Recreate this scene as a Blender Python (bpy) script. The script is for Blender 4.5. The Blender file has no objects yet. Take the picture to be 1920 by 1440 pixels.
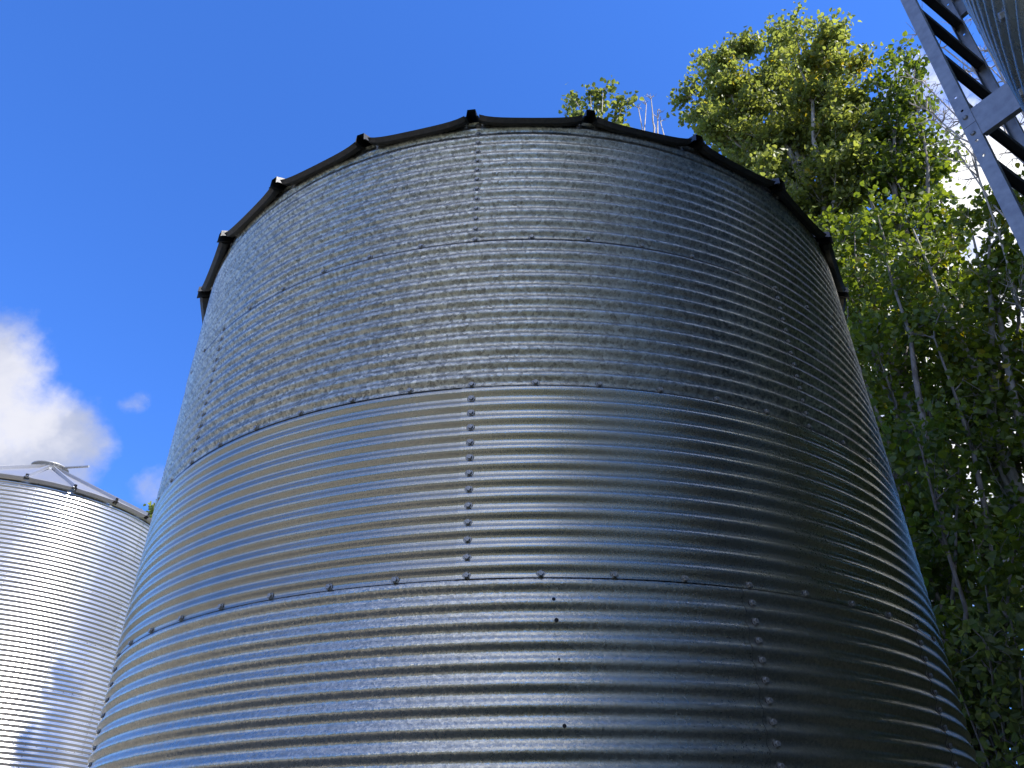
import bpy, math, random
import numpy as np
from mathutils import Vector, Matrix
R_ = math.radians
SC = bpy.context.scene
COL = SC.collection
CZ = 1.5                                   # eye height of the photographer above the yard

# ------------------------------------------------------------------ camera
PITCH, ROLL, YAW, FPX = 0.5712347, 0.0071639, -0.0159085, 1452.44
def cam_axes():
    c, s = math.cos(YAW), math.sin(YAW)
    cp, sp = math.cos(PITCH), math.sin(PITCH)
    cr, sr = math.cos(ROLL), math.sin(ROLL)
    right = Vector((c, -s, 0)); fh = Vector((s, c, 0)); zz = Vector((0, 0, 1))
    fwd = cp*fh + sp*zz; up = -sp*fh + cp*zz
    return cr*right - sr*up, sr*right + cr*up, fwd
CR, CU, CF = cam_axes()
CAM = Vector((0, 0, CZ))
cd = bpy.data.cameras.new('camera'); cam = bpy.data.objects.new('camera', cd); COL.objects.link(cam)
cd.sensor_fit = 'HORIZONTAL'; cd.sensor_width = 36.0; cd.lens = FPX/1920*36.0
cd.clip_start = 0.05; cd.clip_end = 6000
m = Matrix.Identity(4)
for i, v in enumerate((CR, CU, -CF)):
    for j in range(3): m[j][i] = v[j]
m.translation = CAM
cam.matrix_world = m
SC.camera = cam

# ------------------------------------------------------------------ light
SUN_EL, SUN_AZ = R_(39.3), R_(119)           # azimuth clockwise from +Y
sdir = Vector((math.sin(SUN_AZ)*math.cos(SUN_EL), math.cos(SUN_AZ)*math.cos(SUN_EL), math.sin(SUN_EL)))
sl = bpy.data.lights.new('sun', 'SUN'); sl.energy = 5.0; sl.angle = R_(0.53); sl.color = (1.0, 0.955, 0.88)
so = bpy.data.objects.new('sun', sl); COL.objects.link(so); so.location = (20, -10, 30)
so.rotation_euler = sdir.to_track_quat('Z', 'Y').to_euler()

SC.view_settings.view_transform = 'Standard'; SC.view_settings.look = 'None'
SC.view_settings.exposure = 0.8; SC.view_settings.gamma = 1.0
SC.cycles.max_bounces = 10; SC.cycles.transparent_max_bounces = 8
SC.cycles.use_denoising = True; SC.cycles.denoiser = 'OPENIMAGEDENOISE'; SC.cycles.denoising_input_passes = 'RGB_ALBEDO_NORMAL'; SC.cycles.denoising_prefilter = 'ACCURATE'
SC.cycles.sample_clamp_indirect = 6.0

class NT:
    """small helper for node trees"""
    def __init__(s, nt): s.t = nt; nt.nodes.clear()
    def n(s, typ, **kw):
        nd = s.t.nodes.new(typ)
        for k, v in kw.items(): setattr(nd, k, v)
        return nd
    def l(s, a, b): s.t.links.new(a, b)
    def math(s, op, a, b=None, clamp=False):
        nd = s.n('ShaderNodeMath', operation=op); nd.use_clamp = clamp
        for i, v in enumerate((a, b)):
            if v is None: continue
            if isinstance(v, (int, float)): nd.inputs[i].default_value = v
            else: s.l(v, nd.inputs[i])
        return nd.outputs[0]
    def maprange(s, v, a, b, c, d, smooth=False):
        nd = s.n('ShaderNodeMapRange'); nd.clamp = True
        if smooth: nd.interpolation_type = 'SMOOTHSTEP'
        s.l(v, nd.inputs[0])
        for i, x in enumerate((a, b, c, d)): nd.inputs[i+1].default_value = x
        return nd.outputs[0]
    def noise(s, vec, scale, detail=4, rough=.55):
        nd = s.n('ShaderNodeTexNoise'); nd.inputs['Scale'].default_value = scale
        nd.inputs['Detail'].default_value = detail; nd.inputs['Roughness'].default_value = rough
        if vec is not None: s.l(vec, nd.inputs['Vector'])
        return nd
    def mix(s, f, a, b):
        nd = s.n('ShaderNodeMix', data_type='RGBA')
        if isinstance(f, (int, float)): nd.inputs[0].default_value = f
        else: s.l(f, nd.inputs[0])
        for i, v in ((6, a), (7, b)):
            if isinstance(v, (tuple, list)): nd.inputs[i].default_value = (*v, 1) if len(v) == 3 else v
            else: s.l(v, nd.inputs[i])
        return nd.outputs[2]

def azel(az, el):
    a, e = R_(az), R_(el)
    return Vector((math.sin(a)*math.cos(e), math.cos(a)*math.cos(e), math.sin(e)))

def build_world():
    w = bpy.data.worlds.new('World'); SC.world = w; w.use_nodes = True
    N = NT(w.node_tree)
    out = N.n('ShaderNodeOutputWorld')
    sky = N.n('ShaderNodeTexSky', sky_type='NISHITA'); sky.sun_disc = False
    sky.sun_elevation = SUN_EL; sky.sun_rotation = SUN_AZ
    sky.altitude = 2500; sky.air_density = 1.0; sky.dust_density = 0.0; sky.ozone_density = 4.5
    hs = N.n('ShaderNodeHueSaturation'); hs.inputs['Saturation'].default_value = 1.08
    tn = N.mix(1.0, (0, 0, 0), (1, 1, 1)); tnn = tn.node; tnn.blend_type = 'MULTIPLY'; N.l(sky.outputs[0], tnn.inputs[6]); tnn.inputs[7].default_value = (.86, .99, 1.38, 1); tnn.inputs[0].default_value = 1
    N.l(tn, hs.inputs['Color'])
    bg = N.n('ShaderNodeBackground'); bg.inputs[1].default_value = 0.15
    tc = N.n('ShaderNodeTexCoord'); d = tc.outputs['Generated']
    zs = N.n('ShaderNodeSeparateXYZ'); N.l(d, zs.inputs[0])
    vm = N.n('ShaderNodeVectorMath', operation='SCALE'); N.l(hs.outputs[0], vm.inputs[0]); N.l(N.maprange(zs.outputs[2], .25, .85, .80, 1.30), vm.inputs[3])
    N.l(vm.outputs[0], bg.inputs[0])
    # clouds: banks of cumulus in given sky directions, broken up by fractal noise
    wn = N.noise(d, 5.0, 6, .6)
    sub = N.n('ShaderNodeVectorMath', operation='SUBTRACT'); N.l(wn.outputs['Color'], sub.inputs[0]); sub.inputs[1].default_value = (.5, .5, .5)
    sca = N.n('ShaderNodeVectorMath', operation='SCALE'); N.l(sub.outputs[0], sca.inputs[0]); sca.inputs[3].default_value = 0.12
    add = N.n('ShaderNodeVectorMath', operation='ADD'); N.l(d, add.inputs[0]); N.l(sca.outputs[0], add.inputs[1])
    nor = N.n('ShaderNodeVectorMath', operation='NORMALIZE'); N.l(add.outputs[0], nor.inputs[0])
    blobs = [(-41, 27.0, 4.7, 1), (-36.0, 24.6, 4.2, 1), (-34.5, 22.0, 3.0, .8), (-43, 24, 7, 1), (-38, 21, 5, 1), (-30.2, 28.5, 1.3, .42), (-27.5, 22, 1.5, .4),
             (40, 38.5, 4.5, 1), (41.5, 42.0, 3.0, .75), (45, 36, 8, 1), (33, 31, 7, 1), (36, 24, 9, 1), (28, 20, 6, .7), (39, 45.5, 2.0, .42),
             (60, 26, 12, 1), (74, 54, 15, .75), (172, 48, 28, .70), (212, 52, 26, .5), (255, 56, 22, .36), (200, 16, 14, 1), (250, 18, 14, 1), (285, 16, 10, .9)]  # high banks out of view are added to whiten reflections in the bins
    tot = None
    for az, el, rad, amp in blobs:
        dt = N.n('ShaderNodeVectorMath', operation='DOT_PRODUCT'); N.l(nor.outputs[0], dt.inputs[0]); dt.inputs[1].default_value = azel(az, el)
        v = N.maprange(dt.outputs['Value'], math.cos(R_(rad*1.25)), math.cos(R_(rad*.35)), 0, amp)
        tot = v if tot is None else N.math('MAXIMUM', tot, v)
    fb = N.noise(d, 11.0, 9, .62)
    dens = N.math('ADD', tot, N.math('MULTIPLY', N.math('SUBTRACT', fb.outputs['Fac'], .5), 1.5))
    mask = N.math('MULTIPLY', N.maprange(dens, .16, .95, 0, 1, True), N.maprange(tot, 0, .12, 0, 1))
    sh = N.noise(add.outputs[0], 9.0, 5, .5)
    shade = N.maprange(sh.outputs['Fac'], .36, .62, 0, 1, True)
    sx = N.n('ShaderNodeVectorMath', operation='DOT_PRODUCT'); N.l(d, sx.inputs[0]); sx.inputs[1].default_value = sdir
    glow = N.maprange(sx.outputs['Value'], -.2, .65, 0, 1)
    ccol = N.mix(shade, (.44, .49, .66), (.68, .69, .79))
    ccol2 = N.mix(glow, ccol, (1.5, 1.5, 1.5))
    ccol3 = N.mix(N.math('MULTIPLY', shade, .25), ccol2, (.95, .95, .98))
    bc = N.n('ShaderNodeBackground'); N.l(ccol3, bc.inputs[0]); bc.inputs[1].default_value = 0.66
    mx = N.n('ShaderNodeMixShader'); N.l(mask, mx.inputs[0]); N.l(bg.outputs[0], mx.inputs[1]); N.l(bc.outputs[0], mx.inputs[2])
    N.l(mx.outputs[0], out.inputs[0])
build_world()

# ------------------------------------------------------------------ helpers
def tag(o, label=None, cat=None, group=None, kind=None):
    for k, v in (('label', label), ('category', cat), ('group', group), ('kind', kind)):
        if v: o[k] = v
    return o
def empty(name, loc=(0, 0, 0), rz=0):
    o = bpy.data.objects.new(name, None); COL.objects.link(o); o.location = loc; o.rotation_euler = (0, 0, rz)
    o.empty_display_size = .3
    return o
def link(name, me, parent=None):
    o = bpy.data.objects.new(name, me); COL.objects.link(o)
    if parent: o.parent = parent
    return o
def np_mesh(name, verts, face_sets, mat, smooth=True):
    """verts (n,3); face_sets: list of (k,m) int arrays of m-gons"""
    me = bpy.data.meshes.new(name)
    verts = np.asarray(verts, np.float32)
    me.vertices.add(len(verts)); me.vertices.foreach_set('co', verts.ravel())
    face_sets = [np.asarray(f, np.int32) for f in face_sets if len(f)]
    loops = np.concatenate([f.ravel() for f in face_sets])
    tot = np.concatenate([np.full(len(f), f.shape[1], np.int32) for f in face_sets])
    start = np.concatenate([[0], np.cumsum(tot)[:-1]]).astype(np.int32)
    me.loops.add(len(loops)); me.loops.foreach_set('vertex_index', loops)
    me.polygons.add(len(tot)); me.polygons.foreach_set('loop_start', start); me.polygons.foreach_set('loop_total', tot)
    if isinstance(smooth, bool): sm = np.full(len(tot), smooth)
    else: sm = np.asarray(smooth)
    me.polygons.foreach_set('use_smooth', sm)
    me.materials.append(mat)
    me.update(calc_edges=True); me.validate()
    return me
def grid_faces(nu, nv, off=0):
    i = np.arange(nu-1)[:, None]*nv + np.arange(nv-1)[None, :]
    i = i.ravel() + off
    return np.stack([i, i+nv, i+nv+1, i+1], 1)
class MB:
    """collects boxes, tubes and prisms into ONE mesh"""
    def __init__(s): s.v = []; s.f = {}; s.sm = {}; s.n = 0
    def add(s, v, f, smooth=False):
        v = np.asarray(v, float); 
        for q in f: s.f.setdefault((len(q), smooth), []).append([i+s.n for i in q])
        s.v.append(v); s.n += len(v)
    def box(s, x0, x1, y0, y1, z0, z1):
        v = [(x, y, z) for x in (x0, x1) for y in (y0, y1) for z in (z0, z1)]
        s.add(v, [(0, 1, 3, 2), (4, 6, 7, 5), (0, 4, 5, 1), (2, 3, 7, 6), (0, 2, 6, 4), (1, 5, 7, 3)])
    def lathe(s, prof, n, axis='z', c=(0, 0, 0), smooth=True, cap=True):
        """prof: list of (r, h)"""
        a = np.arange(n)*2*np.pi/n
        V = []
        for r, h in prof:
            x, y = r*np.cos(a), r*np.sin(a); z = np.full(n, h)
            if axis == 'y': V.append(np.stack([x, -z, y], 1))
            elif axis == 'x': V.append(np.stack([z, x, y], 1))
            else: V.append(np.stack([x, y, z], 1))
        V = np.concatenate(V) + np.array(c)
        F = [(k*n+i, k*n+(i+1) % n, (k+1)*n+(i+1) % n, (k+1)*n+i) for k in range(len(prof)-1) for i in range(n)]
        s.add(V, F, smooth)
        if cap:
            s.add(V[-n:], [tuple(range(n))]); s.add(V[:n], [tuple(range(n))[::-1]])
    def tube(s, P, rad, n=6, smooth=True):
        P = np.asarray(P, float); rad = np.asarray(rad, float)
        T = np.gradient(P, axis=0); T /= np.linalg.norm(T, axis=1)[:, None] + 1e-9
        ref = np.array([0.31, 0.83, 0.17]) if abs(T[0, 2]) > .7 else np.array([0, 0, 1.])
        A = np.cross(T, ref); A /= np.linalg.norm(A, axis=1)[:, None] + 1e-9
        B = np.cross(T, A)
        a = np.arange(n)*2*np.pi/n
        V = P[:, None, :] + rad[:, None, None]*(np.cos(a)[None, :, None]*A[:, None, :] + np.sin(a)[None, :, None]*B[:, None, :])
        m_ = len(P)
        F = [(k*n+i, k*n+(i+1) % n, (k+1)*n+(i+1) % n, (k+1)*n+i) for k in range(m_-1) for i in range(n)]
        s.add(V.reshape(-1, 3), F, smooth)
    def mesh(s, name, mat):
        keys = list(s.f)
        sm = np.concatenate([np.full(len(s.f[k]), k[1]) for k in keys])
        return np_mesh(name, np.concatenate(s.v), [np.array(s.f[k]) for k in keys], mat, sm)
    def build(s, name, mat, parent=None): return link(name, s.mesh(name, mat), parent)

# ------------------------------------------------------------------ materials
def new_mat(name):
    mt = bpy.data.materials.new(name); mt.use_nodes = True
    N = NT(mt.node_tree)
    out = N.n('ShaderNodeOutputMaterial'); b = N.n('ShaderNodeBsdfPrincipled'); N.l(b.outputs[0], out.inputs[0])
    return mt, N, b, out
def galvanised(name, cell, base=(.46, .56), rough=(.3, .46), tilt=.10, tint=(.98, 1.0, 1.02), dirt=.25, metallic=1.0, can=.035):
    """zinc coated sheet steel: random crystals differ in polish, tone and tilt"""
    mt, N, b, out = new_mat(name)
    tc = N.n('ShaderNodeTexCoord'); o = tc.outputs['Object']
    wn = N.noise(o, 60, 2)
    mp = N.n('ShaderNodeVectorMath', operation='MULTIPLY_ADD'); N.l(wn.outputs['Color'], mp.inputs[0]); mp.inputs[1].default_value = (.012,)*3; N.l(o, mp.inputs[2])
    vo = N.n('ShaderNodeTexVoronoi'); vo.feature = 'F1'; vo.inputs['Scale'].default_value = 1/cell; N.l(mp.outputs[0], vo.inputs['Vector'])
    vo2 = N.n('ShaderNodeTexVoronoi'); vo2.feature = 'F1'; vo2.inputs['Scale'].default_value = 2.3/cell; N.l(mp.outputs[0], vo2.inputs['Vector'])
    sp = N.n('ShaderNodeSeparateColor'); N.l(vo.outputs['Color'], sp.inputs[0])
    sp2 = N.n('ShaderNodeSeparateColor'); N.l(vo2.outputs['Color'], sp2.inputs[0])
    val = N.math('ADD', N.math('MULTIPLY', sp.outputs[0], .65), N.math('MULTIPLY', sp2.outputs[0], .35))
    big = N.noise(o, 1.1, 5, .6)
    st = N.n('ShaderNodeMapping'); st.inputs['Scale'].default_value = (9, 9, .5); N.l(o, st.inputs[0])
    streak = N.noise(st.outputs[0], 1.0, 4, .6)
    dm = N.math('MULTIPLY', N.maprange(big.outputs['Fac'], .42, .72, 0, 1), N.maprange(streak.outputs['Fac'], .4, .7, .25, 1))
    oi = N.n('ShaderNodeObjectInfo')
    c0 = tuple(base[0]*t for t in tint); c1 = tuple(base[1]*t for t in tint)
    col = N.mix(val, c0, c1)
    col = N.mix(N.math('MULTIPLY', dm, dirt), col, (.30, .28, .25))
    hv = N.n('ShaderNodeHueSaturation'); N.l(N.maprange(oi.outputs['Random'], 0, 1, .86, 1.10), hv.inputs['Value']); N.l(col, hv.inputs['Color'])
    N.l(hv.outputs[0], b.inputs['Base Color'])
    r = N.maprange(N.math('ADD', N.math('MULTIPLY', sp.outputs[1], .7), N.math('MULTIPLY', sp2.outputs[1], .3)), 0, 1, rough[0], rough[1])
    r = N.math('ADD', N.math('ADD', r, N.maprange(oi.outputs['Random'], 0, 1, .03, -.02)), N.math('MULTIPLY', dm, .10)); N.l(r, b.inputs['Roughness'])
    b.inputs['Metallic'].default_value = metallic
    g = N.n('ShaderNodeNewGeometry')
    cs = N.n('ShaderNodeVectorMath', operation='SUBTRACT'); N.l(vo.outputs['Color'], cs.inputs[0]); cs.inputs[1].default_value = (.5,)*3
    cs2 = N.n('ShaderNodeVectorMath', operation='SUBTRACT'); N.l(vo2.outputs['Color'], cs2.inputs[0]); cs2.inputs[1].default_value = (.5,)*3
    ad = N.n('ShaderNodeVectorMath', operation='ADD'); N.l(cs.outputs[0], ad.inputs[0]); N.l(cs2.outputs[0], ad.inputs[1])
    wav = N.noise(o, 2.2, 3)      # slow oil-canning of the thin sheet
    wv = N.n('ShaderNodeVectorMath', operation='SUBTRACT'); N.l(wav.outputs['Color'], wv.inputs[0]); wv.inputs[1].default_value = (.5,)*3
    m1 = N.n('ShaderNodeVectorMath', operation='MULTIPLY_ADD'); N.l(ad.outputs[0], m1.inputs[0]); m1.inputs[1].default_value = (tilt,)*3; N.l(g.outputs['Normal'], m1.inputs[2])
    m2 = N.n('ShaderNodeVectorMath', operation='MULTIPLY_ADD'); N.l(wv.outputs[0], m2.inputs[0]); m2.inputs[1].default_value = (can,)*3; N.l(m1.outputs[0], m2.inputs[2])
    nm = N.n('ShaderNodeVectorMath', operation='NORMALIZE'); N.l(m2.outputs[0], nm.inputs[0])
    N.l(nm.outputs[0], b.inputs['Normal'])
    return mt
def simple(name, col, rough=.6, metallic=0, var=.25, scale=20, col2=None):
    mt, N, b, out = new_mat(name)
    tc = N.n('ShaderNodeTexCoord'); n_ = N.noise(tc.outputs['Object'], scale, 5)
    c2 = col2 or tuple(c*(1-var) for c in col)
    N.l(N.mix(N.maprange(n_.outputs['Fac'], .35, .65, 0, 1), c2, col), b.inputs['Base Color'])
    N.l(N.maprange(n_.outputs['Fac'], .3, .7, rough*.85, min(1, rough*1.15)), b.inputs['Roughness'])
    b.inputs['Metallic'].default_value = metallic
    return mt
M = {}
M['spangle'] = galvanised('spangled_galvanised_steel', .013, (.20, .80), (.29, .47), .085, (.99, .965, .82), .3)
M['satin'] = galvanised('satin_galvanised_steel', .0035, (.49, .62), (.22, .33), .07, (.99, .965, .82), .42)
M['fine'] = galvanised('fine_spangled_galvanised_steel', .008, (.41, .66), (.24, .40), .11, (.99, .965, .82), .36)
M['bright'] = galvanised('bright_galvanised_steel', .010, (.60, .68), (.27, .35), .05, (1.0, .97, .92), .05)
M['old'] = galvanised('dull_galvanised_steel', .012, (.50, .58), (.20, .28), .015, (.97, .98, .84), .3)
M['roof'] = galvanised('galvanised_roof_sheet', .012, (.075, .11), (.38, .5), .06, (1, 1, 1), .2, .9)
M['bright_roof'] = galvanised('bright_galvanised_roof_sheet', .012, (.40, .48), (.35, .5), .06, (1, 1, 1), .15, .7)
M['rail'] = simple('grey_zinc_plate', (.44, .455, .46), .48, .75, .28, 30)
M['rung'] = simple('shade_toned_zinc_rung', (.10, .10, .105), .6, .6, .2, 40)  # zinc darkened in colour for the shade on the rung undersides
M['bolt'] = simple('zinc_bolt', (.46, .465, .45), .42, .6, .5, 220)
M['washer'] = simple('dark_sealing_washer', (.06, .06, .058), .6, .2, .3, 200)
M['edge'] = simple('cut_edge_shadow', (.05, .048, .045), .7, .2, .3, 60)  # near-black tone carries the shadow line at the sheet laps
M['dark'] = simple('dark_hole', (.012, .012, .013), .8)
M['concrete'] = simple('concrete', (.34, .33, .31), .9, 0, .3, 8)

# ------------------------------------------------------------------ bins
def on_screen(P):
    d = P - CAM; z = d.dot(CF)
    if z < .1: return None
    u, v = d.dot(CR)/z*FPX/960, d.dot(CU)/z*FPX/720
    return (u, v, z) if abs(u) < 1.02 and abs(v) < 1.02 else None

def bolt_mesh(name, s=1.0):
    b = MB()
    b.lathe([(.0112*s, 0), (.0118*s, .0012*s), (.0105*s, .0032*s)], 18, 'y')
    b.lathe([(.0072*s, .003*s), (.0072*s, .0078*s), (.0062*s, .0092*s)], 6, 'y', smooth=False)
    me = b.mesh(name, M['bolt']); me.materials.append(M['washer'])
    for p in me.polygons:
        c = p.center
        if math.hypot(c.x, c.z) > .0078*s and len(p.vertices) == 4: p.material_index = 1
    return me

def sheet_mesh(Rm, amp, pitch, zb, zt, zk, ta, tb, nt, spp, mat, lap=.0030, edge=.0017, tlap=.02):
    """one curled corrugated wall sheet: valley at zk; the lower and left edges lie over their neighbours"""
    nz = max(8, int(round((zt-zb)/pitch*spp)))
    z = np.linspace(zb, zt, nz+1); t = np.linspace(ta, tb, nt+1)
    fz = np.clip((zt - z)/(zt - zb), 0, 1)
    ft = np.clip((tb - t)/(tb - ta), 0, 1)
    r = Rm - amp*np.cos(2*np.pi*(z-zk)/pitch) + lap*fz
    r = r[None, :] + (edge*ft)[:, None]
    X = r*np.sin(t)[:, None]; Y = -r*np.cos(t)[:, None]; Z = np.broadcast_to(z[None, :], r.shape)
    V = np.stack([X, Y, Z], 2).reshape(-1, 3)
    F = grid_faces(nt+1, nz+1)
    vs = [V]; fs = [F]; n = len(V)
    th = .0012
    def strip(idx):
        nonlocal n
        a = V[idx]; rr = np.hypot(a[:, 0], a[:, 1]); b = a.copy(); b[:, :2] *= ((rr-th)/rr)[:, None]
        k = len(idx); i = np.arange(k-1)
        vs.append(a); vs.append(b); fs.append(np.stack([n+i, n+i+1, n+k+i+1, n+k+i], 1)); n += 2*k
    strip(np.arange(nt+1)*(nz+1)); strip(np.arange(nz+1))
    sm = np.concatenate([np.full(len(F), True)] + [np.full(len(f), False) for f in fs[1:]])
    me = np_mesh('wall_sheet', np.concatenate(vs), [np.concatenate(fs)], mat, sm)
    me.materials.append(M['edge'])                     # cut edges coloured dark for the shadow line along each lap
    me.polygons.foreach_set('material_index', (~sm).astype(np.int32)); me.update()
    return me

def make_bin(name, label, cxy, zbase, Rb, ring_h, nring, ncorr, amp, nb, th0, seams, mats, spp, seg, roof, bolt_s=1.0, group=None, nshow=100):
    """seams[k]: bolt indices of the vertical seams of ring k counted from the eave"""
    root = empty(name, (cxy[0], cxy[1], 0)); tag(root, label, 'grain bin', group)
    pitch = ring_h/ncorr; da = 2*math.pi/nb
    Rm = Rb + amp - .0035
    ztop = zbase + nring*ring_h
    for k in range(nring):
        zt = ztop - k*ring_h; zb = zt - ring_h
        sm = seams[k % len(seams)] if k >= len(seams) else seams[k]
        for j, s0 in enumerate(sm):
            s1 = sm[j+1] if j+1 < len(sm) else sm[0] + nb
            ta = th0 + s0*da - .0175*2.05/Rb; tb = th0 + s1*da + .015*2.05/Rb
            me = sheet_mesh(Rm, amp, pitch, zb - (.22*pitch if k < nring-1 else 0), zt + (.2*pitch if k else .3*pitch), zt, ta, tb, max(2, int((s1-s0)*seg)), spp, mats[min(k, len(mats)-1)])
            link('wall_sheet', me, root)
    pts = []
    for k in range(nring+1):
        z = ztop - k*ring_h
        for i in range(nb): pts.append((th0+i*da, z))
    for k in range(nring):
        for s0 in (seams[k % len(seams)] if k >= len(seams) else seams[k]):
            for q in range(1, ncorr): pts.append((th0+s0*da, ztop-k*ring_h-q*pitch))
    near = []
    for i, (t, z) in enumerate(pts):
        nrm = Vector((math.sin(t), -math.cos(t), 0)); P = Vector((cxy[0], cxy[1], z)) + nrm*(Rb+.004)
        v = on_screen(P)
        if v and (CAM-P).dot(nrm) > 0.02*(CAM-P).length: near.append((v[2], i))
    near.sort(); show = {i for _, i in near[:nshow]}
    bm_ = bolt_mesh('bolt', bolt_s)
    base = None; rnd = random.Random(5)
    Vb = np.empty((len(bm_.vertices), 3), np.float32); bm_.vertices.foreach_get('co', Vb.ravel())
    Fb = [tuple(p.vertices) for p in bm_.polygons]
    rest = []
    for i, (t, z) in enumerate(pts):
        rr = Rb - amp*.2
        loc = (rr*math.sin(t), -rr*math.cos(t), z)
        if i in show:
            o = bpy.data.objects.new('bolt', bm_); COL.objects.link(o); o.parent = root
            o.location = loc; o.rotation_euler = (0, 0, t); o.scale = (1, 1, 1)
        else: rest.append((loc, t))
    if rest:
        by = {}
        n = 0; VV = []
        for loc, t in rest:
            c, s = math.cos(t), math.sin(t)
            VV.append(Vb @ np.array([[c, s, 0], [-s, c, 0], [0, 0, 1]]) + np.array(loc))
        nv = len(Vb)
        for f in Fb: by.setdefault(len(f), []).append(f)
        fs = [(np.array(f)[None, :, :] + (np.arange(len(rest))*nv)[:, None, None]).reshape(-1, k) for k, f in by.items()]
        o = link('bolt', np_mesh('bolts', np.concatenate(VV), fs, M['bolt'], False), root); tag(o, kind='stuff')
    # ---- roof: ribbed sheets from the eave to the peak collar
    nr, tr0, rtip, ztip, slope, rpk, rh, rw, rm = (roof[k] for k in ('n', 't0', 'rtip', 'ztip', 'slope', 'rpeak', 'rib_h', 'rib_w', 'mat'))
    dr = 2*math.pi/nr; tanp = math.tan(slope)
    def zr(r): return ztip + (rtip - r)*tanp
    flr = roof.get('flare', .028)
    for i in range(nr):
        a0 = tr0 + i*dr; a1 = a0 + dr
        # sheet between two ribs
        ns, nrad = 14, 14
        rad = np.linspace(1, 0, nrad+1)
        V = []; 
        for f in rad:
            for q in range(ns+1):
                u = q/ns
                mid = abs(u-.5)*dr
                re = (rtip-.012)*math.cos(dr/2)/math.cos(mid)
                r = rpk + (re - rpk)*f
                hw = rw*.62/max(r, .05)
                a = a0 + hw + (dr-2*hw)*u
                arc = min(u, 1-u)*(dr-2*hw)*r
                z = zr(r) + flr*math.exp(-arc/.055) 
                V.append((r*math.sin(a), -r*math.cos(a), z))
        F = grid_faces(nrad+1, ns+1)
        V = np.array(V); e = V[:ns+1].copy(); lp = e.copy(); lp[:, 2] -= roof.get('lip', .015); lp[:, :2] *= 1 - roof.get('lip', .015)*1.3/rtip; lp2 = lp.copy(); lp2[:, :2] *= 1 - .03/rtip; lp2[:, 2] += .012
        n0 = len(V); k = ns+1; ii = np.arange(k-1)
        F2 = np.stack([n0+ii, n0+ii+1, n0+k+ii+1, n0+k+ii], 1); F3 = F2 + k
        panel = link('roof_panel', np_mesh('roof_panel', np.concatenate([V, e, lp, lp2]), [np.concatenate([F, F2, F3])], rm, np.concatenate([np.full(len(F), True), np.full(len(F2)*2, False)])), root)
        # hollow trapezoid rib along the edge of that sheet
        prof = [(-.62, .10), (-.42, .16), (-.34, 1.0), (.34, 1.0), (.42, .16), (.62, .10)]
        rs = np.array([rtip, rtip-.05, rtip*.7, rtip*.4, rpk])
        t_ = np.array([math.sin(a0), -math.cos(a0)]); pz = np.array([math.cos(a0), math.sin(a0)])
        V = []
        for r in rs:
            sc = min(1, .35 + .65*r/rtip*1.6)
            for s, h in prof:
                xy = t_*r + pz*s*rw*sc
                V.append((xy[0], xy[1], zr(r) + .004 + h*rh))
        V = np.array(V); F = grid_faces(len(rs), len(prof))
        inn = V.copy(); inn[:, 2] -= .002; inn[:, :2] *= .9995
        cap_i = np.array([[1, 2, 3, 4]])   # end closed by the folded sheet
        Fe = cap_i + 0
        Vc = V[:6].copy(); Vc[:, :2] *= 1 - .006/rtip
        link('roof_rib', np_mesh('roof_rib', V, [F], rm, False), panel)
    b = MB()
    zp = zr(rpk)
    b.lathe([(rpk+.05, zp-.03), (rpk+.05, zp+roof['collar']), (rpk+.10, zp+roof['collar']), (rpk+.10, zp+roof['collar']+.03), (rpk*.55, zp+roof['collar']+.10), (.02, zp+roof['collar']+.13)], 40)
    cap = b.build('roof_cap', rm, root)
    if roof.get('arm'):
        ang, ln = roof['arm']
        b = MB(); b.lathe([(.03, 0), (.03, ln)], 10, 'y')
        o = b.build('lid_arm', rm, cap); o.location = (0, 0, zp+roof['collar']+.02); o.rotation_euler = (R_(4), 0, ang)
    # foundation pad
    b = MB(); b.lathe([(Rb+.18, 0.0), (Rb+.18, zbase-.02), (Rb+.16, zbase)], 72, smooth=False)
    b.build('foundation_pad', M['concrete'], root)
    return root, ztop

D0 = 4.46090687; TH0 = -0.0923414; RH = 0.72827963
main_z = CZ + .100487 - 2*RH
seams_main = [[0, 12, 24, 42], [-6, 6, 18, 30], [0, 12, 24, 42], [-8, 4, 8, 20, 32], [0, 12, 24, 42], [-6, 6, 18, 30]]
main_bin, main_top = make_bin('grain_bin', 'weathered corrugated grain bin in shade, the large one filling the middle', (0, D0), main_z, 2.0465, RH, 6, 12, .0067, 54, TH0,
    seams_main, [M['spangle'], M['spangle'], M['satin'], M['fine'], M['fine'], M['fine']], 10, 4,
    dict(n=24, t0=-.1023, rtip=2.132, ztip=main_z+6*RH-.045, slope=R_(29), rpeak=.33, rib_h=.055, rib_w=.056, mat=M['roof'], collar=.12), 1.3)
# stray unused bolt holes low on the front of the wall
for t, z, q in ((.0426, 2.2447, 1.25), (.0455, 2.1782, 1.45), (.0473, 2.0618, .8), (.0513, 1.876, 1.3)):
    b = MB(); b.lathe([(.0046*q, -.002), (.0046*q, .0008)], 14, 'y')
    o = b.build('bolt_hole', M['dark'], main_bin); ph = 2*math.pi*(z-main_z)/(RH/12)
    rr = 2.0465 + .0067 - .0035 - .0067*math.cos(ph) + .0022; tl = math.atan(.0067*2*math.pi/(RH/12)*math.sin(ph))
    o.location = (rr*math.sin(t), -rr*math.cos(t), z); o.rotation_euler = (tl, 0, t)

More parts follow.
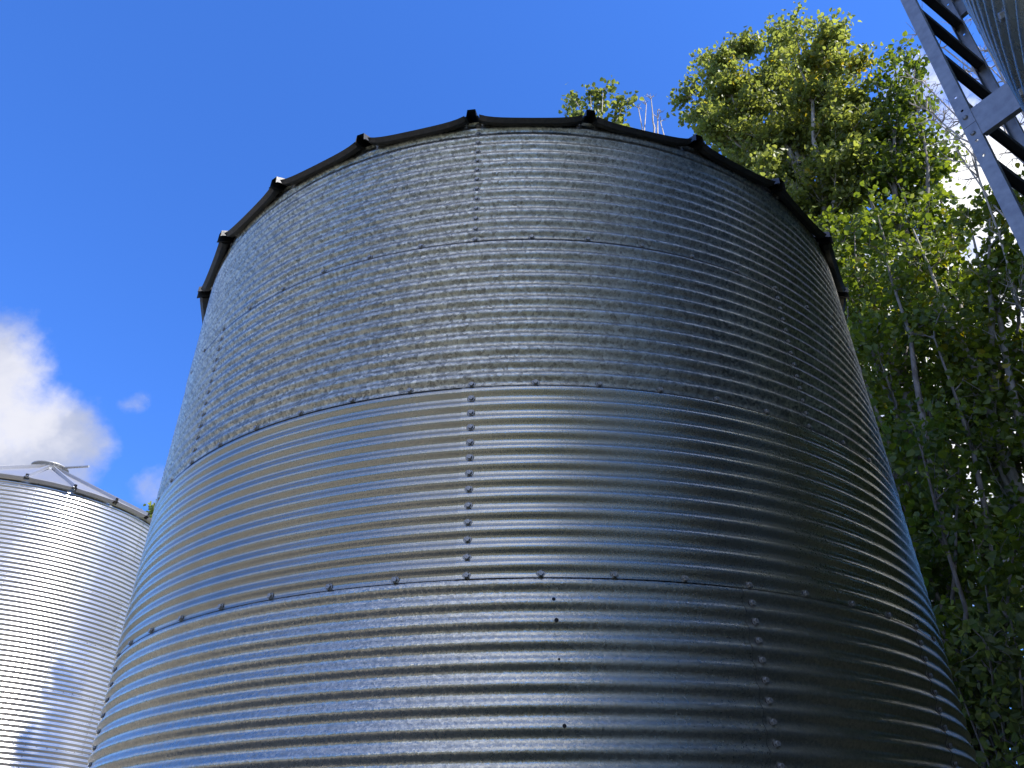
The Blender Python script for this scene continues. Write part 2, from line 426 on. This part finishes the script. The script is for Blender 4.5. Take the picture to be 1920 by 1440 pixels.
left_bin, left_top = make_bin('grain_bin', 'bright sunlit corrugated grain bin with ribbed cone roof, far left', (-11.9404, 17.3502), CZ+7.1911-8*1.00138, 3.2009, 1.00138, 8, 11, 0.0105, 96, .5691,
    [[0+12*j for j in range(8)], [6+12*j for j in range(8)]], [M['bright']], 9, 1.5,
    dict(n=23, t0=R_(28.5), rtip=3.38, ztip=CZ+7.1911-.065, slope=R_(27.3), rpeak=.33, rib_h=.085, rib_w=.085, mat=M['bright_roof'], collar=.12, flare=.012, lip=.05, arm=(R_(78), 1.15)), 1.25)

TC = (3.4743, -0.5967)
third_bin, third_top = make_bin('grain_bin', 'dark shaded corrugated grain bin wall behind the ladder, cut off at top right', TC, .12, 2.883, 1.00138, 6, 11, .0075, 72, R_(-134.4),
    [[0+12*j for j in range(6)], [0+12*j for j in range(6)]], [M['old']], 8, 2.5,
    dict(n=26, t0=.03, rtip=3.00, ztip=.12+6*1.00138-.045, slope=R_(29), rpeak=.42, rib_h=.06, rib_w=.06, mat=M['roof'], collar=.12), 1.8)

# ------------------------------------------------------------------ ladder on the right hand bin
def plate_holes(b, x0, x1, y0, y1, z0, z1, holes):
    """thin upright plate in the y-z plane with real round holes"""
    zs = sorted(holes, key=lambda h: h[1]); cur = z0
    for hy, hz, hr in zs:
        if hz-hr*1.5 <= cur or hz+hr*1.5 >= z1: continue
        b.box(x0, x1, y0, y1, cur, hz-hr*1.5)
        za, zb = hz-hr*1.5, hz+hr*1.5
        n = 16; ang = [2*math.pi*i/n for i in range(n)]
        def sq(a):
            c, s = math.cos(a), math.sin(a)
            k = []
            if c > 1e-6: k.append((y1-hy)/c)
            if c < -1e-6: k.append((y0-hy)/c)
            if s > 1e-6: k.append((zb-hz)/s)
            if s < -1e-6: k.append((za-hz)/s)
            q = min(k); return hy+q*c, hz+q*s
        ang = sorted(ang + [math.atan2(zz-hz, yy-hy) % (2*math.pi) for yy in (y0, y1) for zz in (za, zb)]); n = len(ang)
        V = []
        for x in (x0, x1):
            V += [(x, *sq(a)) for a in ang] + [(x, hy+hr*math.cos(a), hz+hr*math.sin(a)) for a in ang]
        F = []
        for i in range(n):
            j = (i+1) % n
            F += [(i, j, n+j, n+i), (2*n+i, 3*n+i, 3*n+j, 2*n+j), (n+i, n+j, 3*n+j, 3*n+i), (i, 2*n+i, 2*n+j, j)]
        b.add(V, F)
        cur = zb
    b.box(x0, x1, y0, y1, cur, z1)

def make_ladder():
    ang = math.atan2(.5554, .8316)
    cx, cy = (1.55635+1.96503)/2, (1.83215+2.10457)/2
    root = empty('ladder', (cx, cy, 0), ang)
    tag(root, 'grey steel bin ladder with channel rails and dark rungs at top right', 'ladder')
    HW, DP, T = .2456, .046, .0025
    S = .2925; zr0 = 2.914 + CZ
    zL, zR = 2.205 + CZ, 3.29 + CZ
    ztop = 6.4
    def rail(side, zsp):
        cuts = [.25, zsp-2.17, zsp-1.085, zsp, zsp+1.085, ztop] 
        cuts = [c for c in cuts if .25 <= c <= ztop]
        xo = side*HW
        for a, c in zip(cuts[:-1], cuts[1:]):
            b = MB()
            hs = []
            for e, s in ((c, -1), (a, 1)):
                hs += [(-.023, e+s*.151, .0052), (-.023, e+s*.078, .0052)]
            if side < 0: plate_holes(b, xo, xo+T, -DP, 0, a+.001, c-.001, hs)
            else: plate_holes(b, xo-T, xo, -DP, 0, a+.001, c-.001, hs)
            x0, x1 = (xo+T, xo+.024) if side < 0 else (xo-.024, xo-T)
            b.box(x0, x1, -T, 0, a+.001, c-.001); b.box(x0, x1, -DP, -DP+T, a+.001, c-.001)
            rl = b.build('side_rail', M['rail'], root)
            for zb in (a+.041, c-.041):                       # splice bolts with round heads
                b2 = MB(); 
                if side < 0: b2.lathe([(.0092, 0), (.0088, -.003), (.005, -.006)], 14, 'x', (xo, -.023, zb))
                else: b2.lathe([(.0092, 0), (.0088, .003), (.005, .006)], 14, 'x', (xo, -.023, zb))
                b2.build('splice_bolt', M['bolt'], rl)
        x0, x1 = (xo+T+.0005, xo+T+.003) if side < 0 else (xo-T-.003, xo-T-.0005)
        z = cuts[1]
        for z in cuts[1:-1]:
            b = MB(); ya, yb = -DP+.003, -.235
            b.box(x0, x1, yb, -.004, z-.066, z+.064)
            xi = (x1, x1+.02) if side < 0 else (x0-.02, x0)
            b.box(*xi, yb, -DP-.002, z-.066, z-.0635); b.box(*xi, yb, -DP-.002, z+.0615, z+.064)
            b.build('wall_bracket', M['rail'], root)
    rail(-1, zL); rail(1, zR)
    n = 0
    z = zr0
    while z > .5: z -= S
    z += S
    while z < ztop-.1:
        b = MB(); w = .034; h = .026; x = HW-T-.0006
        b.box(-x, x, -.008-w, -.008, z-.002, z)
        b.box(-x, x, -.008-.002, -.008, z-h, z-.0025); b.box(-x, x, -.008-w, -.008-w+.002, z-h, z-.0025)
        r = b.build('rung', M['rung'], root)
        for sx in (-1, 1):
            b = MB(); b.lathe([(.0075, -.002), (.0075, .006), (.0065, .0075)], 6, 'y', (sx*(HW-.012), 0, z-.012), smooth=False)
            o = b.build('rung_bolt', M['bolt'], r)
        z += S
    return root
make_ladder()

# ------------------------------------------------------------------ ground
def build_ground():
    mt, N, b, out = new_mat('yard_gravel_and_dry_grass')
    tc = N.n('ShaderNodeTexCoord'); o = tc.outputs['Object']
    n1 = N.noise(o, .22, 6, .6); n2 = N.noise(o, 40, 6, .7); n3 = N.noise(o, 3, 5)
    grass = N.mix(n3.outputs['Fac'], (.055, .064, .034), (.115, .115, .068))
    grav = N.mix(n2.outputs['Fac'], (.135, .123, .10), (.27, .245, .20))
    sx = N.n('ShaderNodeSeparateXYZ'); N.l(o, sx.inputs[0])
    lot = N.math('MULTIPLY', N.maprange(N.math('ADD', sx.outputs[0], N.math('MULTIPLY', n1.outputs['Fac'], 3.0)), -.5, 1.5, 1, 0), N.maprange(sx.outputs[1], -7, -4, 0, 1))   # bare gravel drive left of the bins
    gf = N.math('SUBTRACT', 1.0, N.math('MULTIPLY', lot, N.maprange(n1.outputs['Fac'], .55, .68, 1, .3)))
    N.l(N.mix(gf, grav, grass), b.inputs['Base Color'])
    b.inputs['Roughness'].default_value = .95
    bp = N.n('ShaderNodeBump'); bp.inputs['Strength'].default_value = .6; bp.inputs['Distance'].default_value = .03; N.l(n2.outputs['Fac'], bp.inputs['Height']); N.l(bp.outputs[0], b.inputs['Normal'])
    s = 2500.
    ax = np.concatenate([[-s, -600, -150], np.linspace(-40, 40, 41), [150, 600, s]])
    X, Y = np.meshgrid(ax, ax, indexing='ij')
    Z = np.where((abs(X) < 41) & (abs(Y) < 41), .012*np.sin(X*1.7)*np.cos(Y*1.3), 0) - .012
    V = np.stack([X, Y, Z], 2).reshape(-1, 3)
    g = link('ground', np_mesh('ground', V, [grid_faces(len(ax), len(ax))], mt, True)); tag(g, kind='structure')
build_ground()

# ------------------------------------------------------------------ trees
def leaf_mat(name, dark, light, yellow, trans=.45):
    mt, N, b, out = new_mat(name)
    at = N.n('ShaderNodeAttribute'); at.attribute_name = 'leaf_tone'
    sp = N.n('ShaderNodeSeparateColor'); N.l(at.outputs['Color'], sp.inputs[0])
    c = N.mix(sp.outputs[0], dark, light)
    c = N.mix(sp.outputs[1], c, yellow)
    N.l(c, b.inputs['Base Color']); b.inputs['Roughness'].default_value = .42
    b.inputs['Specular IOR Level'].default_value = .45
    tr = N.n('ShaderNodeBsdfTranslucent')
    hs = N.n('ShaderNodeHueSaturation'); hs.inputs['Value'].default_value = 1.7; hs.inputs['Hue'].default_value = .485; hs.inputs['Saturation'].default_value = 1.12
    N.l(c, hs.inputs['Color']); N.l(hs.outputs[0], tr.inputs[0])
    mx = N.n('ShaderNodeMixShader'); mx.inputs[0].default_value = trans
    N.l(b.outputs[0], mx.inputs[1]); N.l(tr.outputs[0], mx.inputs[2]); N.l(mx.outputs[0], out.inputs[0])
    return mt
def bark_mat(name, c1, c2, scale=14):
    mt, N, b, out = new_mat(name)
    tc = N.n('ShaderNodeTexCoord'); mp = N.n('ShaderNodeMapping'); mp.inputs['Scale'].default_value = (1, 1, .35); N.l(tc.outputs['Object'], mp.inputs[0])
    n1 = N.noise(mp.outputs[0], scale, 6, .65)
    N.l(N.mix(N.maprange(n1.outputs['Fac'], .36, .62, 0, 1), c1, c2), b.inputs['Base Color']); b.inputs['Roughness'].default_value = .85
    bp = N.n('ShaderNodeBump'); bp.inputs['Strength'].default_value = .5; bp.inputs['Distance'].default_value = .02; N.l(n1.outputs['Fac'], bp.inputs['Height']); N.l(bp.outputs[0], b.inputs['Normal'])
    return mt
M['leaf_light'] = leaf_mat('poplar_leaf', (.080, .112, .032), (.225, .262, .062), (.50, .40, .05), .58)
M['leaf_dark'] = leaf_mat('dark_poplar_leaf', (.052, .092, .018), (.155, .205, .030), (.40, .32, .03), .5)
M['bark_pale'] = bark_mat('pale_poplar_bark', (.20, .18, .15), (.42, .39, .34))
M['bark_dead'] = bark_mat('bleached_dead_wood', (.34, .29, .24), (.55, .50, .44), 30)
M['bark_dark'] = bark_mat('grey_brown_bark', (.10, .085, .07), (.26, .24, .21))

LEAF = np.array([(0, 0, 0), (.42, .22, .05), (.40, .62, .04), (0, 1, -.06), (-.40, .62, .04), (-.42, .22, .05)])
def leaves_mesh(name, P, size, rng, mat, tone, yellow, wind=(.25, .1, .25), down=.25):
    n = len(P)
    # leaf stalk axis: random, sagging, pushed over by the wind
    A = rng.normal(size=(n, 3)) + np.array(wind)*1.2 + np.array([0, 0, -down])
    A /= np.linalg.norm(A, axis=1)[:, None]
    B = rng.normal(size=(n, 3)); B -= (B*A).sum(1)[:, None]*A; B /= np.linalg.norm(B, axis=1)[:, None]
    C = np.cross(A, B)
    s = size*rng.uniform(.6, 1.25, n)
    V = P[:, None, :] + s[:, None, None]*(LEAF[None, :, 0:1]*B[:, None, :] + LEAF[None, :, 1:2]*A[:, None, :] + LEAF[None, :, 2:3]*C[:, None, :]*2.2)
    i = np.arange(n)[:, None]*6
    F = np.concatenate([i + np.array([[0, 1, 2, 3]]), i + np.array([[0, 3, 4, 5]])])
    me = np_mesh(name, V.reshape(-1, 3), [F], mat, False)
    att = me.color_attributes.new('leaf_tone', 'FLOAT_COLOR', 'POINT')
    c = np.ones((n, 6, 4), np.float32); c[:, :, 0] = np.clip(tone, 0, 1)[:, None]; c[:, :, 1] = np.clip(yellow, 0, 1)[:, None]; c[:, :, 2] = 0
    att.data.foreach_set('color', c.ravel())
    return me
def curve(p0, p1, rng, n=6, bow=.12, up=.0):
    p0, p1 = np.array(p0, float), np.array(p1, float); L = np.linalg.norm(p1-p0)
    t = np.linspace(0, 1, n)[:, None]
    off = rng.normal(size=3)*bow*L*.5; off2 = rng.normal(size=(n, 3))*bow*L*.10
    P = p0 + (p1-p0)*t + off*np.sin(np.pi*t)*.7 + np.array([0, 0, up*L])*(-np.sin(np.pi*t)) + off2*np.sin(np.pi*t)
    return P
def tree(name, label, base, fork, tips, seed, mat_leaf, mat_bark, leaf=.085, nsec=9, ntw=5, lpt=22, r0=.12, seclen=.9, group=None, yellow=0.0, ypos=None, tone=.5, cat='tree', spread=.10, leafless=False, zmin=None):
    """base -> fork is the trunk, then one leading limb to each tip; side branches, twigs and leaves follow"""
    rng = np.random.default_rng(seed)
    base = np.array(base, float)
    root = empty(name, tuple(base)); tag(root, label, cat, group)
    fork = np.array(fork, float) - base; tips = [np.array(t, float) - base for t in tips]
    wb = MB(); LP = []; LT = []
    tr = curve((0, 0, 0), fork, rng, 9, .05)
    wb.tube(tr, np.linspace(r0*1.25, r0*.8, len(tr)), 9)
    trd = curve(fork, np.mean(tips, axis=0)*.55 + fork*.45, rng, 5, .05)
    for tip in tips:
        k = rng.uniform(.55, 1.0); st = tr[int(k*(len(tr)-1))] if rng.random() < .55 else trd[rng.integers(0, 4)]
        if st[2] > tip[2]-.8: st = tr[int(.6*(len(tr)-1))]
        ld = curve(st, tip, rng, 8, .10, .05)
        L = np.linalg.norm(tip-st)
        wb.tube(ld, np.linspace(r0*.5*min(1, L/4+.25), .009, len(ld)), 6)
        d0 = (tip-st)/L
        ns = max(4, int(nsec*max(.5, L/2.4)))
        for q in range(ns):
            s = rng.uniform(.22, 1.0)
            if q < 2: s = 1.0
            a = ld[min(len(ld)-1, int(s*(len(ld)-1)+.5))]
            sl = seclen*rng.uniform(.45, 1.1)*(1.15-.75*s)
            dv = rng.normal(size=3); dv -= dv.dot(d0)*d0; dv /= np.linalg.norm(dv)
            dv = dv*.8 + d0*rng.uniform(.3, .9) + np.array([.10, .04, .25])
            dv /= np.linalg.norm(dv)
            e = a + dv*sl
            sb = curve(a, e, rng, 5, .14)
            wb.tube(sb, np.linspace(.012, .004, 5), 4)
            for w in range(ntw):
                f = rng.uniform(.25, 1.0); tb = sb[int(f*4+.4)]
                tv = rng.normal(size=3)*.8 + dv + np.array([.12, .05, .1]); tv /= np.linalg.norm(tv)
                tl = rng.uniform(.18, .42)*seclen/.9
                te = tb + tv*tl
                if leafless or rng.random() < .5: wb.tube(np.array([tb, (tb+te)/2 + rng.normal(size=3)*.02, te]), np.array([.005, .0035, .002]), 3)
                if not leafless:
                    n = max(3, int(rng.poisson(lpt)*tl/.3))
                    u = rng.uniform(0, 1.12, n)[:, None]
                    LP.append(tb + (te-tb)*u + rng.normal(size=(n, 3))*spread)
                    cl = rng.normal(tone, .18)
                    yy = rng.uniform(.25, .9) if rng.random() < yellow else 0
                    if ypos is not None:
                        dd = np.linalg.norm(te+base-np.array(ypos[:3]))
                        if dd < ypos[3] and rng.random() < .6: yy = rng.uniform(.35, 1)
                    LT.append(np.stack([np.full(n, cl)+rng.normal(0, .15, n), np.full(n, yy)*rng.uniform(.4, 1, n)], 1))
    wb.build('trunk', mat_bark, root)
    if LP:
        P = np.concatenate(LP); T = np.concatenate(LT)
        if zmin is not None: k = P[:, 2] + base[2] > zmin; P, T = P[k], T[k]
        me = leaves_mesh('crown', P, leaf, rng, mat_leaf, T[:, 0], T[:, 1])
        link('crown', me, root)
    return root
def pol(az, el, dist):
    """point seen from the photographer's spot: compass angle, height angle, horizontal distance"""
    a = R_(az); return (dist*math.sin(a), dist*math.cos(a), CZ + dist*math.tan(R_(el)))
def gnd(az, dist): a = R_(az); return (dist*math.sin(a), dist*math.cos(a), 0)
rj = random.Random(3)
def pols(L, d, j=.9): return [pol(a, e, d + rj.uniform(-j, j)) for a, e in L]

tree('poplar_tree', 'tall yellow-green poplar with pale limbs rising above the big bin roof', gnd(26.5, 11.4), pol(27.3, 41.5, 11.2),
     pols([(19.0, 51.3), (21.7, 53.2), (23.3, 52.0), (25.6, 52.5), (29.2, 53.1), (30.8, 52.2), (32.6, 51.2), (34.2, 51.2), (34.6, 49.0), (21.2, 49.3), (20.0, 50.0), (25.8, 50.6), (30.7, 49.5), (22.3, 47.1), (31.7, 47.4), (32.8, 45.6), (28.2, 51), (27.5, 48), (24, 49), (25, 46), (28.5, 45.5), (30.6, 43.8), (26.2, 43.2), (31.3, 41.5), (29, 41.5), (24.2, 44.5)], 11.2, 1.0),
     11, M['leaf_light'], M['bark_pale'], leaf=.088, nsec=13, ntw=6, lpt=18, r0=.15, seclen=.80, spread=.075, yellow=.03, ypos=(*pol(33.3, 48.5, 11.2), .75), tone=.68)
tree('poplar_tree', 'dark green leafy poplar top between the tall poplar and the ladder', gnd(34.5, 10.6), pol(33.6, 39.5, 10.6),
     pols([(38.0, 48.4), (38.8, 46.8), (35.9, 47.6), (37.7, 44.8), (36.7, 42.9), (35.5, 45.4), (33.2, 43.4), (37.5, 46.6), (34.5, 41.5), (36, 40.8), (33.0, 40.5)], 10.6, .5),
     12, M['leaf_dark'], M['bark_dark'], leaf=.09, nsec=10, ntw=5, lpt=15, r0=.10, seclen=.6, tone=.5)
tree('poplar_tree', 'broad dark poplar behind the ladder foot with forked grey trunk', gnd(30.2, 9.6), pol(34.0, 23.0, 9.6),
     pols([(41.4, 36.6), (39.5, 37.0), (38.1, 37.0), (36.6, 36.6), (34.3, 38.5), (33.9, 36.2), (39.5, 33.6), (37.1, 32.3), (38.1, 28.8), (34.6, 28.8), (40.5, 31), (41, 27), (36.5, 26), (39, 24), (33, 33), (35.5, 35), (41.8, 34), (42, 30), (37, 22), (33.5, 25.5)], 9.6, .9),
     13, M['leaf_dark'], M['bark_pale'], leaf=.087, nsec=8, ntw=5, lpt=12, r0=.14, seclen=.78, tone=.55, yellow=.05)
tree('poplar_tree', 'dense green poplar beside the right edge of the big bin', gnd(25.8, 9.0), pol(30.0, 27.9, 9.2),
     pols([(28.9, 40.2), (30.1, 39.2), (32.2, 39.6), (28.8, 37.2), (31.7, 37.1), (28.4, 33.6), (32.9, 33.8), (29.0, 31.9), (33.0, 31.0), (28.1, 27.7), (27.6, 36), (27.4, 31.5), (30.3, 35), (31, 29.5), (26.8, 29), (27.0, 25.5), (29.5, 24.5), (26.4, 33.5), (25.6, 30)], 9.3, .9),
     14, M['leaf_dark'], M['bark_dark'], leaf=.087, nsec=7, ntw=5, lpt=13, r0=.11, seclen=.78, tone=.6, yellow=.06)
tree('young_tree', 'low dark tree under the poplars beside the lower bin wall', gnd(27.2, 8.2), pol(27.9, 12.5, 8.2),
     pols([(27.6, 23.4), (29.8, 24.3), (27.3, 20.6), (31.2, 21.9), (27.4, 17.8), (31.5, 19.1), (27.7, 15.7), (29.3, 18), (26.5, 22), (26.0, 18), (29.5, 14.5), (31, 16), (33, 17), (26.5, 14)], 8.3, .7),
     15, M['leaf_dark'], M['bark_dark'], leaf=.08, nsec=8, ntw=5, lpt=14, r0=.07, seclen=.75, tone=.35)
tree('shrub', 'leafy shrub low beside the bin at the bottom right corner', gnd(29.2, 7.6), pol(29.0, 2.5, 7.6),
     pols([(27.6, 10.6), (29.8, 11.6), (31.0, 9.8), (28.2, 8.5), (30.1, 6.9), (27.2, 7.2), (32, 8), (33, 11), (28.8, 10), (31.5, 13)], 7.6, .5),
     16, M['leaf_light'], M['bark_dark'], leaf=.075, nsec=9, ntw=5, lpt=16, r0=.03, seclen=.6, tone=.25, cat='shrub')
tree('poplar_tree', 'small leafy tree top peeking over the middle of the bin roof', gnd(8.5, 9.95), pol(8.2, 46.5, 9.95),
     pols([(5.8, 51.5), (6.6, 52.5), (8.3, 52.8), (9.8, 53.0), (9.0, 52.0), (10.8, 51.4), (11.8, 51.8), (11.3, 50.6), (7.3, 51), (6.4, 50.2), (8.2, 50.5)], 9.95, .35),
     17, M['leaf_light'], M['bark_pale'], leaf=.095, nsec=8, ntw=5, lpt=11, r0=.11, seclen=.42, tone=.5, spread=.07)
tree('bare_tree', 'bleached dead branch tips sticking up behind the bin roof', gnd(14.6, 10.6), pol(14.6, 47.0, 10.6),
     pols([(13.4, 51.4), (14.3, 51.5), (14.9, 51.8), (15.4, 51.0), (15.5, 50.2)], 10.6, .2),
     18, M['leaf_light'], M['bark_dead'], nsec=3, ntw=2, r0=.09, seclen=.30, leafless=True)
tree('bare_tree', 'pale leafless tree with twiggy branches seen through the ladder', gnd(44.4, 8.9), pol(43.8, 39.0, 8.9),
     pols([(40.6, 48.9), (39.2, 46.3), (38.6, 44.7), (41.7, 47.5), (43.3, 47.6), (44.6, 48.0), (38.8, 43.9), (39.5, 40.7), (42.5, 45), (44, 45), (41, 43)], 8.9, .5),
     19, M['leaf_light'], M['bark_dead'], nsec=8, ntw=4, r0=.04, seclen=.6, leafless=True)
tree('broadleaf_tree', 'distant small tree top behind the roof of the sunlit bin', gnd(-26.5, 30), pol(-26.6, 18, 30),
     pols([(-27.4, 21.2), (-27.0, 20.8), (-26, 21.4), (-25, 20.5), (-27.3, 20), (-24, 19)], 30, .8),
     20, M['leaf_light'], M['bark_dark'], leaf=.16, nsec=6, ntw=4, lpt=12, r0=.2, seclen=1.0, tone=.6)
# the row of trees goes on behind and to the right, filling the gaps with more distant crowns
tree('poplar_tree', 'paler poplar standing farther back behind the dark poplars', gnd(32.5, 14.5), pol(33, 20, 14.5),
     pols([(30, 34), (33, 35), (36, 33), (31, 28), (38.5, 27), (29, 22), (37, 22), (41, 24), (40, 18), (35, 17), (32, 13), (37, 13), (28, 14), (41.5, 14)], 14.5, 1.2),
     21, M['leaf_light'], M['bark_pale'], leaf=.10, nsec=5, ntw=3, lpt=8, r0=.18, seclen=1.0, tone=.6, yellow=.05)

for az, d_, h, lab in ((53.5, 10.6, 9.2, 'short poplar past the right edge, first of the row behind the ladder bin'), (61, 13.0, 13.5, 'poplar past the right edge, second in the row behind the ladder bin'),
                       (70, 10.2, 13, 'tall poplar past the right edge, third in the row behind the ladder bin'), (84, 10.2, 12, 'poplar past the right edge, last of the row behind the ladder bin')):
    b = gnd(az, d_)
    rr = random.Random(int(az))
    tp = [(b[0]+rr.uniform(-2.1, 2.1), b[1]+rr.uniform(-2.1, 2.1), rr.uniform(1.0, h)) for _ in range(24 if h < 10 else 38)] + [(b[0]+.2, b[1], h+.4)]
    tree('poplar_tree', lab, b, (b[0], b[1], h*.6), tp, int(az), M['leaf_dark'], M['bark_dark'], leaf=.15, nsec=8, ntw=4, lpt=14, r0=.16, seclen=1.2, tone=.4, group='poplars past the right edge of the photo')

for az, d_, h, lab in ((38.5, 9.3, 4.4, 'added young tree below the forked poplar, just past the right edge'), (48, 9.6, 5.6, 'added young tree behind the ladder bin, taller of the two saplings')):  # saplings added to shut bright sky out of the bin wall's reflection
    b = gnd(az, d_); rr = random.Random(int(az)+90)
    tp = [(b[0]+rr.uniform(-1.0, 1.0), b[1]+rr.uniform(-1.0, 1.0), rr.uniform(1.2, h)) for _ in range(18)]
    tree('young_tree', lab, b, (b[0], b[1], h*.5), tp, int(az)+5, M['leaf_dark'], M['bark_dark'], leaf=.11, nsec=7, ntw=4, lpt=12, r0=.05, seclen=.8, tone=.4, group='added saplings under the tree row')
# undergrowth added along the tree row to hide the bright horizon from reflections
for k, (az, d_, h, lab) in enumerate(((36, 8.6, 2.6, 'added low leafy shrub under the forked poplar, behind the ladder foot'), (46, 8.4, 3.2, 'added leafy shrub in the undergrowth hidden behind the ladder bin'),
        (56, 8.0, 3.0, 'added leafy shrub in the undergrowth behind the ladder bin, second along'), (67, 7.6, 3.0, 'added leafy shrub in the undergrowth behind the ladder bin, third along'), (80, 7.8, 2.6, 'added leafy shrub in the undergrowth behind the ladder bin, last along'))):
    b = gnd(az, d_); rr = random.Random(40+k)
    tp = [(b[0]+rr.uniform(-1.2, 1.2), b[1]+rr.uniform(-1.2, 1.2), rr.uniform(.5, h)) for _ in range(16)]
    tree('shrub', lab, b, (b[0], b[1], .5), tp, 60+k, M['leaf_dark'], M['bark_dark'], leaf=.11, nsec=6, ntw=4, lpt=10, r0=.03, seclen=.8, tone=.35, cat='shrub', group='added shrubs under the tree row')
# unseen far-off wood, added to darken the horizon in the bin reflections
def far_wood():
    rng = np.random.default_rng(77); n = 26000
    a = rng.uniform(0, 2*np.pi, n); r = rng.uniform(70, 84, n)
    top = 8 + 2.5*np.sin(a*7) + 1.8*np.sin(a*19+1) + 1.2*np.sin(a*43+2)
    z = top*rng.uniform(0, 1, n)**.8
    P = np.stack([r*np.sin(a), r*np.cos(a), z], 1)
    me = leaves_mesh('far_wood', P, 1.5, rng, M['leaf_dark'], rng.normal(.35, .2, n), np.zeros(n), wind=(0, 0, 0), down=.2)
    tag(link('far_wood', me), 'added unseen belt of dark trees along the far horizon', 'wood', kind='stuff')
far_wood()
